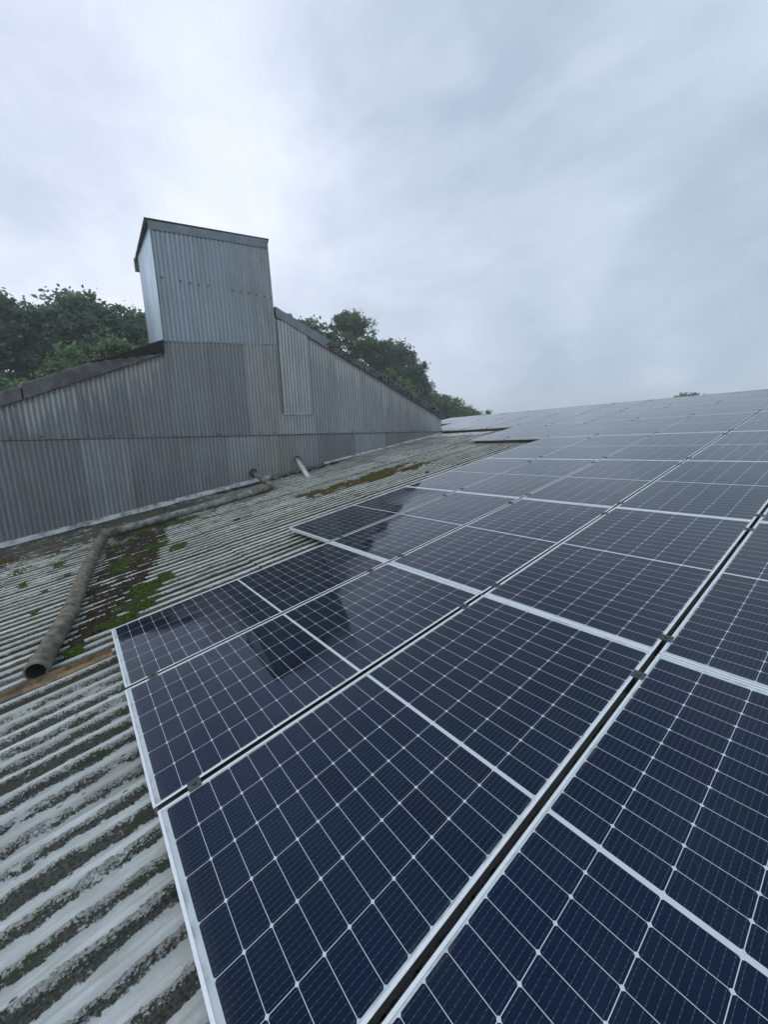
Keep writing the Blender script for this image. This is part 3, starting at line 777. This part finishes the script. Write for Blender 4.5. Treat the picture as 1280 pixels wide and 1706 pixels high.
# ------------------------------------------------------------------ moss, litter and dirt on the roof
def blanket(name, x0, x1, u0, u1, res, hfun, mat, label, cat, tuft=None):
    nx = int((x1 - x0) / res); nu = int((u1 - u0) / (res * 1.15))
    idx = {}; v = []; f = []; H = {}
    for i in range(nx + 1):
        for j in range(nu + 1):
            x = x0 + (x1 - x0) * i / nx; u = u0 + (u1 - u0) * j / nu
            h = hfun(x, u)                # top n or None
            if h is not None and h > cz(x) - .006: H[(i, j)] = (x, u, h)
    def vid(k):
        if k not in idx: idx[k] = len(v); p = H[k]; v.append(L(*p))
        return idx[k]
    for i in range(nx):
        for j in range(nu):
            ks = ((i, j), (i + 1, j), (i + 1, j + 1), (i, j + 1))
            if all(k in H for k in ks): f.append(tuple(vid(k) for k in ks))
    if tuft:
        rr = random.Random(len(f)); base_f = list(f); up = ROT @ Vector((0, 0, 1))
        for k in range(int(len(base_f) * tuft[0])):
            q = rr.choice(base_f); p = sum((Vector(v[i]) for i in q), Vector()) / 4
            p = p + ROT @ Vector((rr.uniform(-1, 1) * tuft[3], rr.uniform(-1, 1) * tuft[3] * 1.3, 0))
            h = tuft[1] * rr.uniform(.4, 1.3); wd = tuft[2] * rr.uniform(.5, 1.4); a = rr.uniform(0, PI)
            tip = p + up * h + Vector((rr.uniform(-.5, .5), rr.uniform(-.5, .5), 0)) * h
            b = len(v)
            for t in (0, 2.1, 4.2): v.append(p + Vector((math.cos(a + t), math.sin(a + t), 0)) * wd - up * .004)
            v.append(tip); f += [(b, b + 1, b + 3), (b + 1, b + 2, b + 3), (b + 2, b, b + 3)]
    o = mesh_obj(name, v, f, mat, smooth=False)
    tag(o, label, cat, kind='stuff'); return o
def pipe_u(x):
    xs = [p[0] for p in A0][::-1]; us = [p[1] for p in A0][::-1]
    return float(np.interp(x, xs, us))
def nz(x, y, z=0., s=1.): return noise.noise(Vector((x * s, y * s, z)))
def fbm(x, y, s, z=0.): return nz(x, y, z, s) + .5 * nz(x, y, z + 5, s * 2.1) + .30 * nz(x, y, z + 9, s * 4.3) + .22 * nz(x, y, z + 13, s * 9)
def debris_h(x, u):
    w = float(np.interp(x, [-4.8, -4.2, -3, -2, -1, -.2, .1], [1.25, 1.1, .95, .85, .62, .30, .10]))
    d = (u - pipe_u(x)) if x > -4.35 else (u - .30)
    m = min(d - .02, w - d) + .10 * fbm(x, u, 2.2)
    if x < -4.5: m = min(m, (x + 4.75) * 1.0)
    if m < 0: return None
    return CREST - .036 + min(.040, m * .42) + .020 * fbm(x, u, 6, 3.) + .006 * nz(x, u, 2., 40)
blanket('leaf_litter', -4.7, .15, -.5, 1.9, .018, debris_h, M['debris'], 'dark brown leaf litter filling the troughs beside the mossy pipe', 'leaf litter', (1.2, .010, .011, .03))
def wallside_h(x, u):
    wx = -6.7263 + .0526 * u + .10
    d = x - wx
    wid = .62 + .30 * fbm(u, 0, 1.1, 2.) if u > 2.6 else .20 + .30 * fbm(u, 0, 1.4, 7.)
    if u > 5.6: wid *= max(.15, 1 - (u - 5.6) * .5)
    m = min(d, wid - d) + .05 * fbm(x, u, 5)
    if m < 0: return None
    return CREST - .044 + min(.045, m * .30) + .026 * fbm(x, u, 7, 3.) + .008 * nz(x, u, 2., 30)
blanket('dirt_bank', -6.9, -5.3, -1.8, 8.6, .03, wallside_h, M['black'], 'black crumbly dirt and moss banked along the foot of the wall', 'dirt', (1.2, .022, .020, .05))
def cushions(lst, seed, thick, sc=9.):
    def h(x, u):
        best = None
        for (cx, cu, rx, ru) in lst:
            d = 1 - math.hypot((x - cx) / rx, (u - cu) / ru) + .80 * fbm(x, u * .6, sc, seed)
            if d > 0:
                t = min(1., d * 2.2) * thick * (1 + .7 * nz(x, u, seed, 38) + .6 * nz(x, u, seed, 90))
                c = max(cz(x), CREST - .034)
                hh = c + t
                best = hh if best is None else max(best, hh)
        return best
    return h
green = [(-2.45, .33, .20, .20), (-2.85, .72, .17, .20), (-2.2, .22, .2, .12), (-1.0, .36, .30, .17), (-.66, .24, .22, .15), (-.42, .06, .14, .16), (-1.25, .60, .15, .10),
         (-.13, -.28, .085, .075), (-4.15, 1.45, .16, .42), (-4.2, .75, .12, .16), (-3.6, .35, .14, .14), (-2.4, .95, .12, .12)]
blanket('moss', -4.5, .1, -.45, 2.1, .009, cushions(green, 1., .022), M['moss'], 'bright green moss cushions beside the lying pipe and lowest panels', 'moss', (1.6, .014, .0075, .022))
oliv = [(-3.0, 4.1, .26, .75), (-2.85, 4.9, .30, .85), (-3.1, 5.3, .22, .8), (-2.65, 5.8, .18, .6), (-3.15, 3.55, .14, .35)]
blanket('moss', -3.7, -2.2, 2.9, 6.8, .017, cushions(oliv, 4., .020, 6.), M['olive'], 'olive brown moss patch halfway up the bare roof strip', 'moss', (1.5, .016, .012, .05))
sm = [(-3.55, -.45, .16, .12), (-2.8, -.33, .13, .09), (-3.9, -.9, .2, .15), (-1.6, -.62, .10, .08), (-3.0, -.8, .14, .12), (-4.6, -.5, .2, .14), (-5.0, -1.2, .3, .2), (-2.3, -.55, .08, .06), (-.9, -.7, .06, .09)]
blanket('moss', -5.5, -.6, -1.5, -.1, .018, cushions(sm, 8., .014, 8.), M['olive'], 'small brownish moss tufts on the roof below the pipe', 'moss', (1.5, .014, .010, .04))
# loose moss clods
cl = [(-2.9, 2.0, .07), (-3.55, 1.55, .05), (-3.3, 2.35, .05), (-3.9, 4.1, .055), (-4.0, 4.9, .05), (-3.45, 3.0, .04), (-2.1, 5.9, .05), (-1.9, 5.5, .05), (-2.75, 2.6, .04), (-3.9, 2.2, .04), (-2.05, 2.2, .035)]
for i, (x, u, r) in enumerate(cl):
    m = MB(); rr = random.Random(i); n = 14
    for j in range(7):
        ph = j / 6 * PI / 2
        for q in range(n):
            t = 2 * PI * q / n; k = r * math.cos(ph) * (1 + .35 * nz(math.cos(t) * 2, math.sin(t) * 2, i + j * .3))
            m.v.append(L(x + k * math.cos(t), u + k * 1.5 * math.sin(t), max(cz(x), CREST - .02) - .012 + r * .55 * math.sin(ph) * (1 + .3 * nz(t, j, i))))
    for j in range(6):
        for q in range(n): m.f.append((j * n + q, j * n + (q + 1) % n, (j + 1) * n + (q + 1) % n, (j + 1) * n + q))
    o = m.build('moss_clod', M['debris'], None, True)
    d = ['beside the olive moss', 'near the wall', 'near the panel edge']
    tag(o, 'small dark moss clod on the bare roof strip between wall and panels', 'moss clod', 'loose moss clods on the bare roof strip')

# ------------------------------------------------------------------ trees
LF = dict(mid=m_leaf('leaves mid', (.075, .14, .065), (.12, .21, .09), (.18, .29, .12)),
          dark=m_leaf('leaves dark', (.080, .15, .100), (.13, .225, .135), (.19, .30, .165)),
          bright=m_leaf('leaves bright', (.085, .16, .055), (.15, .25, .075), (.21, .34, .11)))
def tree(label, cat, base, lobes, nclump, per, leaf, mat, seed, trunk_r=.22, spread=.42, name='leafy_tree', group=None):
    rs = np.random.RandomState(seed)
    r = empty(name, base); tag(r, label, cat, group)
    base = np.array(base, float)
    vol = np.array([l[3] * l[4] * l[5] for l in lobes]) ** (2 / 3.); vol /= vol.sum()
    cen = []
    li = rs.choice(len(lobes), nclump, p=vol)
    for k in li:
        l = lobes[k]
        d = rs.normal(size=3); d /= np.linalg.norm(d)
        if d[2] < -.55: d[2] *= -1
        rad = rs.uniform(.30, 1.0) ** .45 * rs.choice([1, 1, 1, 1.13])
        cen.append(np.array(l[:3]) + d * rad * np.array(l[3:6]))
    cen = np.array(cen)
    csz = rs.uniform(.45, 1.2, nclump) * spread
    per = int(per * .85)
    tone = np.clip(.45 + .28 * rs.normal(size=nclump), 0, 1)
    # leaves
    N = nclump * per
    ci = np.repeat(np.arange(nclump), per)
    off = rs.normal(size=(N, 3)) * .55
    off[:, 2] *= .62
    P = cen[ci] + off * csz[ci][:, None]
    nrm = rs.normal(size=(N, 3)); nrm[:, 2] = np.abs(nrm[:, 2]) + .35
    nrm /= np.linalg.norm(nrm, axis=1)[:, None]
    t = np.cross(nrm, rs.normal(size=(N, 3))); t /= np.linalg.norm(t, axis=1)[:, None]
    b = np.cross(nrm, t)
    sz = leaf * rs.uniform(.6, 1.35, N)[:, None]
    V = np.stack([P - t * sz * .55, P + b * sz * .34 + nrm * sz * .06, P + t * sz * .6, P - b * sz * .34 + nrm * sz * .06], 1).reshape(-1, 3) - base
    me = bpy.data.meshes.new('crown')
    me.vertices.add(4 * N); me.vertices.foreach_set('co', V.ravel())
    me.loops.add(4 * N); me.loops.foreach_set('vertex_index', np.arange(4 * N, dtype=np.int32))
    me.polygons.add(N); me.polygons.foreach_set('loop_start', np.arange(0, 4 * N, 4, dtype=np.int32))
    try: me.polygons.foreach_set('loop_total', np.full(N, 4, dtype=np.int32))
    except Exception: pass
    at = me.attributes.new('tone', 'FLOAT', 'FACE')
    tn = np.clip(tone[ci] + .13 * rs.normal(size=N), 0, 1).astype(np.float32)
    at.data.foreach_set('value', tn)
    me.materials.append(mat); me.update(); me.validate()
    o = bpy.data.objects.new('crown', me); C.objects.link(o); o.parent = r
    # trunk and limbs
    m = MB(); zero = Vector((0, 0, 0))
    top = Vector(np.mean([l[:3] for l in lobes], axis=0) - base)
    mid = top * .62 + Vector((rs.uniform(-.3, .3), rs.uniform(-.3, .3), 0))
    m.tube([zero, mid * .35 + Vector((.1, .05, 0)), mid * .7, mid, top], [trunk_r, trunk_r * .85, trunk_r * .7, trunk_r * .55, trunk_r * .28], 9)
    for l in lobes:
        c = Vector(l[:3]) - Vector(base); a = mid.lerp(top, rs.uniform(0, .5))
        m.tube([a, a.lerp(c, .5) + Vector((0, 0, -.15)), c, c + Vector((rs.uniform(-.3, .3), rs.uniform(-.3, .3), l[5] * .7))], [trunk_r * .4, trunk_r * .3, trunk_r * .18, .02], 6)
    for k in rs.choice(nclump, min(nclump, 90), replace=False):
        l = lobes[li[k]]; a = Vector(l[:3]) - Vector(base); c = Vector(cen[k]) - Vector(base)
        m.tube([a, a.lerp(c, .5) + Vector((0, 0, -.08)), c], [.05, .03, .010], 4)
    m.build('trunk', M['bark'], r)
    return r
G = -5.2
tree('dark bushy tree whose crown fills the left edge behind the shed', 'tree', (-21.5, -3.4, G), [(-21.5, -3.4, 5.2, 2.4, 2.6, 2.6), (-20.6, -1.7, 6.0, 1.6, 1.6, 1.9), (-21, -2.2, 3.5, 2, 2, 1.6)], 330, 60, .20, LF['dark'], 1, group=None)
tree('tall dark green tree with airy top left of the tower', 'tree', (-21.0, .7, G), [(-21.0, .7, 5.9, 2.2, 2.1, 2.5), (-20.6, 1.6, 7.0, 1.5, 1.3, 1.5), (-21.5, -.6, 6.2, 1.5, 1.5, 1.6), (-20.5, .4, 3.8, 2.2, 2.2, 1.6)], 420, 60, .20, LF['dark'], 2)
tree('dark tree crown rising directly behind the left side of the tower', 'tree', (-21.0, 4.2, G), [(-21.0, 4.0, 5.7, 2.2, 2.2, 2.4), (-20.6, 3.0, 6.2, 1.4, 1.3, 1.9), (-20.5, 3.0, 3.8, 2, 2, 1.6)], 360, 60, .20, LF['dark'], 3)
tree('brighter green tree nearest the shed, in front of the dark crowns', 'tree', (-16.6, 1.9, G), [(-16.4, 1.55, 4.1, 1.2, 1.5, 1.6), (-16.2, 2.7, 4.3, 1.0, 1.0, 1.35), (-16.4, .3, 3.6, 1.1, 1.0, 1.2)], 260, 60, .155, LF['mid'], 4, spread=.36)
tree('low bright green bush at the far left behind the verge', 'bush', (-15.6, -2.3, G), [(-15.6, -2.0, 2.7, 1.2, 1.4, 1.3), (-15.4, -1.2, 2.6, 1.0, 1.0, 1.0)], 150, 60, .15, LF['mid'], 5, spread=.36, name='bush')
tree('round topped green tree just right of the tower', 'tree', (-21.6, 13.4, G), [(-21.4, 13.4, 7.6, 1.9, 2.2, 2.0), (-21.2, 12.0, 6.9, 1.6, 1.6, 1.9), (-21.5, 14.4, 6.2, 1.8, 1.8, 2.0)], 300, 60, .20, LF['mid'], 6)
tree('tallest tree on the right, pale airy crown against the sky', 'tree', (-21.4, 17.2, G), [(-21.2, 17.0, 8.2, 1.9, 1.9, 2.1), (-20.9, 16.6, 9.4, 1.2, 1.2, .95), (-21.0, 18.5, 7.0, 1.6, 1.7, 1.8), (-21.2, 16.3, 5.4, 2, 2, 1.8)], 330, 58, .19, LF['mid'], 7)
tree('bright yellow-green tree in front of the tall airy one', 'tree', (-18.4, 17.2, G), [(-18.4, 17.6, 4.4, 1.4, 1.7, 1.6), (-18.2, 18.7, 4.6, 1.1, 1.0, 1.1), (-18.6, 15.8, 4.9, 1.2, 1.4, 1.4)], 250, 60, .17, LF['bright'], 8, spread=.36)
tree('dense dark tree at the right end of the tall trees', 'tree', (-21.2, 21.2, G), [(-21.0, 21.0, 6.6, 1.8, 1.7, 2.2), (-20.4, 21.9, 5.2, 1.5, 1.3, 1.9), (-20.9, 19.9, 7.0, 1.3, 1.3, 1.6)], 420, 60, .19, LF['dark'], 9)
tree('thin spindly young tree standing clear right of the dark tree', 'tree', (-18.9, 21.9, G), [(-18.9, 21.85, 6.4, .35, .42, .85), (-18.9, 22.25, 5.1, .5, .55, .9), (-18.9, 22.0, 4.2, .5, .6, .7)], 46, 34, .16, LF['dark'], 10, trunk_r=.10, spread=.30)
tree('rounded green thicket tree nearest the end of the shed verge', 'tree', (-23.6, 27.0, G), [(-23.6, 26.9, 3.7, 1.7, 1.9, 2.0), (-23.2, 28.7, 3.7, 1.5, 1.6, 1.8), (-23.2, 25.2, 3.0, 1.6, 1.6, 1.7)], 300, 60, .20, LF['mid'], 11)
tree('mid green thicket tree second from the shed verge end', 'tree', (-24.2, 31.2, G), [(-24.2, 31.0, 3.4, 1.5, 1.8, 1.8), (-24.3, 33.0, 2.9, 1.5, 1.6, 1.7)], 240, 55, .21, LF['mid'], 12)
tree('low thicket tree tapering off towards the solar panels', 'tree', (-25.2, 35.4, G), [(-25.2, 35.2, 2.7, 1.5, 1.6, 1.5), (-25.6, 37.4, 2.3, 1.5, 1.6, 1.4)], 220, 50, .22, LF['mid'], 13)
tree('tiny treetop sprig standing alone above the panel ridge', 'tree', (-26.6, 39.9, G), [(-26.6, 39.9, 3.9, .22, .28, .75)], 16, 26, .20, LF['dark'], 14, trunk_r=.08, spread=.3)
tree('distant flat treetop peeking over the roof ridge', 'tree', (-12.6, 58.0, G), [(-12.0, 58.0, 4.9, 1.3, 1.4, .55), (-13.6, 58.0, 4.6, 1.2, 1.2, .42)], 120, 60, .26, LF['dark'], 15, spread=.5)

# ------------------------------------------------------------------ ground
g = []; gf = []; n = 24
for i in range(n + 1):
    for j in range(n + 1):
        a = (i / n * 2 - 1); b = (j / n * 2 - 1)
        x = math.copysign(abs(a) ** 3, a) * 1500; y = math.copysign(abs(b) ** 3, b) * 1500
        g.append((x, y, G - .02 + .3 * noise.noise(Vector((x * .01, y * .01, 0)))))
for i in range(n):
    for j in range(n): q = i * (n + 1) + j; gf.append((q, q + n + 1, q + n + 2, q + 1))
tag(mesh_obj('ground', g, gf, M['grass'], smooth=True), 'grassy ground around the buildings', 'ground', kind='structure')

hz = bpy.data.materials.new('damp air'); hz.use_nodes = True; t_ = hz.node_tree; t_.nodes.clear()
vo = t_.nodes.new('ShaderNodeVolumePrincipled'); vo.inputs['Color'].default_value = (.97, .985, 1, 1); vo.inputs['Density'].default_value = .0038
t_.links.new(vo.outputs[0], t_.nodes.new('ShaderNodeOutputMaterial').inputs['Volume'])
hb = MB().box(-1600, 1600, -1600, 1600, -12, 14).build('haze', hz); tag(hb, 'thin damp haze in the air', 'haze', kind='stuff')

# ------------------------------------------------------------------ world, sun, camera
for k_ in ('black', 'debris', 'verge', 'pipe', 'bark'):
    M[k_].node_tree.nodes['Principled BSDF'].inputs['Specular IOR Level'].default_value = .15
W = bpy.data.worlds.new('World'); S.world = W; W.use_nodes = True
class WT(NT):
    def __init__(s):
        s.t = W.node_tree; s.t.nodes.clear(); s.oi = None
        s.out = s.t.nodes.new('ShaderNodeOutputWorld'); s.bg = s.t.nodes.new('ShaderNodeBackground')
        s.t.links.new(s.bg.outputs[0], s.out.inputs[0]); s.tc = s.t.nodes.new('ShaderNodeTexCoord')
w = WT()
SE, SA = math.radians(48), math.radians(205)          # sun elevation; azimuth (clockwise from +Y)
sky = w.n('ShaderNodeTexSky'); sky.sky_type = 'NISHITA'; sky.sun_disc = False; sky.sun_elevation = SE; sky.sun_rotation = SA
d = w.tc.outputs['Generated']
dx, dy, dz = w.sep(d)
den = w.math('ADD', w.math('MAXIMUM', dz, 0), .30)
cp = w.comb(w.math('DIVIDE', dx, den), w.math('DIVIDE', dy, den), 0)
cp = w.map(cp, (1, 1, 1), (1.3, .4, 0), (0, 0, .6))
n1 = w.noise(w.map(d, (1.2, 1.6, 2.0), (.7, .2, .4), (.5, .6, .4)), 1.5, 6, .55, .5); n2 = w.noise(w.map(d, (1, 1.5, 2.4), (5, 3, 1), (.5, .5, .7)), 3.6, 7, .58, .5)
wv = w.n('ShaderNodeTexNoise', {'Vector': d, 'Scale': 2.6, 'Detail': 5.0, 'Roughness': .6}).outputs['Color']
wd = w.n('ShaderNodeVectorMath', {0: wv, 1: (.5, .5, .5)}, operation='SUBTRACT').outputs[0]
wd = w.n('ShaderNodeVectorMath', {0: wd, 1: (.42, .42, .42)}, operation='MULTIPLY').outputs[0]
wd = w.n('ShaderNodeVectorMath', {0: d, 1: wd}, operation='ADD').outputs[0]
k = w.math('ADD', .50, w.math('ADD', w.math('MULTIPLY', w.math('SUBTRACT', n1, .5), 1.45), w.math('MULTIPLY', w.math('SUBTRACT', n2, .5), .7)))
# heavier and thinner banks of cloud, each with its own bearing and size
for (cd, cr, ca_) in [((-0.544, 0.572, 0.614), 0.34, -0.3), ((-0.156, 0.949, 0.273), 0.26, -0.42), ((-0.474, 0.865, 0.162), 0.22, -0.28), ((-0.883, 0.047, 0.467), 0.17, -0.38), ((-0.751, 0.246, 0.612), 0.25, 0.18), ((-0.942, -0.012, 0.334), 0.3, 0.28), ((-0.857, 0.35, 0.379), 0.22, 0.22), ((-0.56, 0.743, 0.366), 0.2, 0.12), ((-0.199, 0.973, 0.114), 0.1, 0.16), ((-0.274, 0.849, 0.452), 0.22, 0.14), ((-0.836, 0.523, 0.166), 0.2, 0.05)]:
    dist = w.n('ShaderNodeVectorMath', {0: wd, 1: cd}, operation='DISTANCE').outputs['Value']
    k = w.math('ADD', k, w.ramp(dist, cr * .15, cr * 1.6, ca_, 0))
k = w.math('MAXIMUM', w.math('MINIMUM', k, 1.15), -.15)
side = w.math('ADD', w.math('MULTIPLY', dx, -.62), w.math('MULTIPLY', dy, -.42))
lit = w.ramp(side, -.75, .60, 0, 1)
dark = w.mix(lit, (4.5, 5.8, 7.0), (5.7, 6.6, 8.2)); brt = w.mix(lit, (7.9, 9.3, 10.9), (10.9, 11.5, 13.0))
cl = w.mix(k, dark, brt)
col = w.mix(.90, sky.outputs[0], cl)
w.t.links.new(col, w.bg.inputs[0]); w.bg.inputs[1].default_value = .10
ld = bpy.data.lights.new('sun', 'SUN'); ld.energy = .8; ld.angle = math.radians(25); ld.color = (1, .97, .93)
lo = bpy.data.objects.new('sun', ld); C.objects.link(lo)
sd_ = Vector((math.sin(SA) * math.cos(SE), math.cos(SA) * math.cos(SE), math.sin(SE)))
lo.rotation_euler = sd_.to_track_quat('Z', 'Y').to_euler()

cam = bpy.data.cameras.new('camera'); co = bpy.data.objects.new('camera', cam); C.objects.link(co); S.camera = co
cam.sensor_fit = 'HORIZONTAL'; cam.sensor_width = 36; cam.lens = 36 * 660.8535727316831 / 1280
cam.clip_start = .05; cam.clip_end = 4000
r_ = Vector((0.6194679548291878, 0.7842448149016916, -0.03492167292032905))
d_ = Vector((0.11561558217297212, -0.13514286018908286, -0.9840576428739927))
f_ = Vector((-0.7764615187493504, 0.6055546859200459, -0.17438759205209187))
mt = Matrix((( r_.x, -d_.x, -f_.x, 3.7748929), (r_.y, -d_.y, -f_.y, -0.08550086), (r_.z, -d_.z, -f_.z, 1.42527924), (0, 0, 0, 1)))
co.matrix_world = mt
S.view_settings.view_transform = 'Standard'; S.view_settings.look = 'None'; S.view_settings.gamma = 1; S.view_settings.exposure = 0
S.render.resolution_x = 769; S.render.resolution_y = 1024
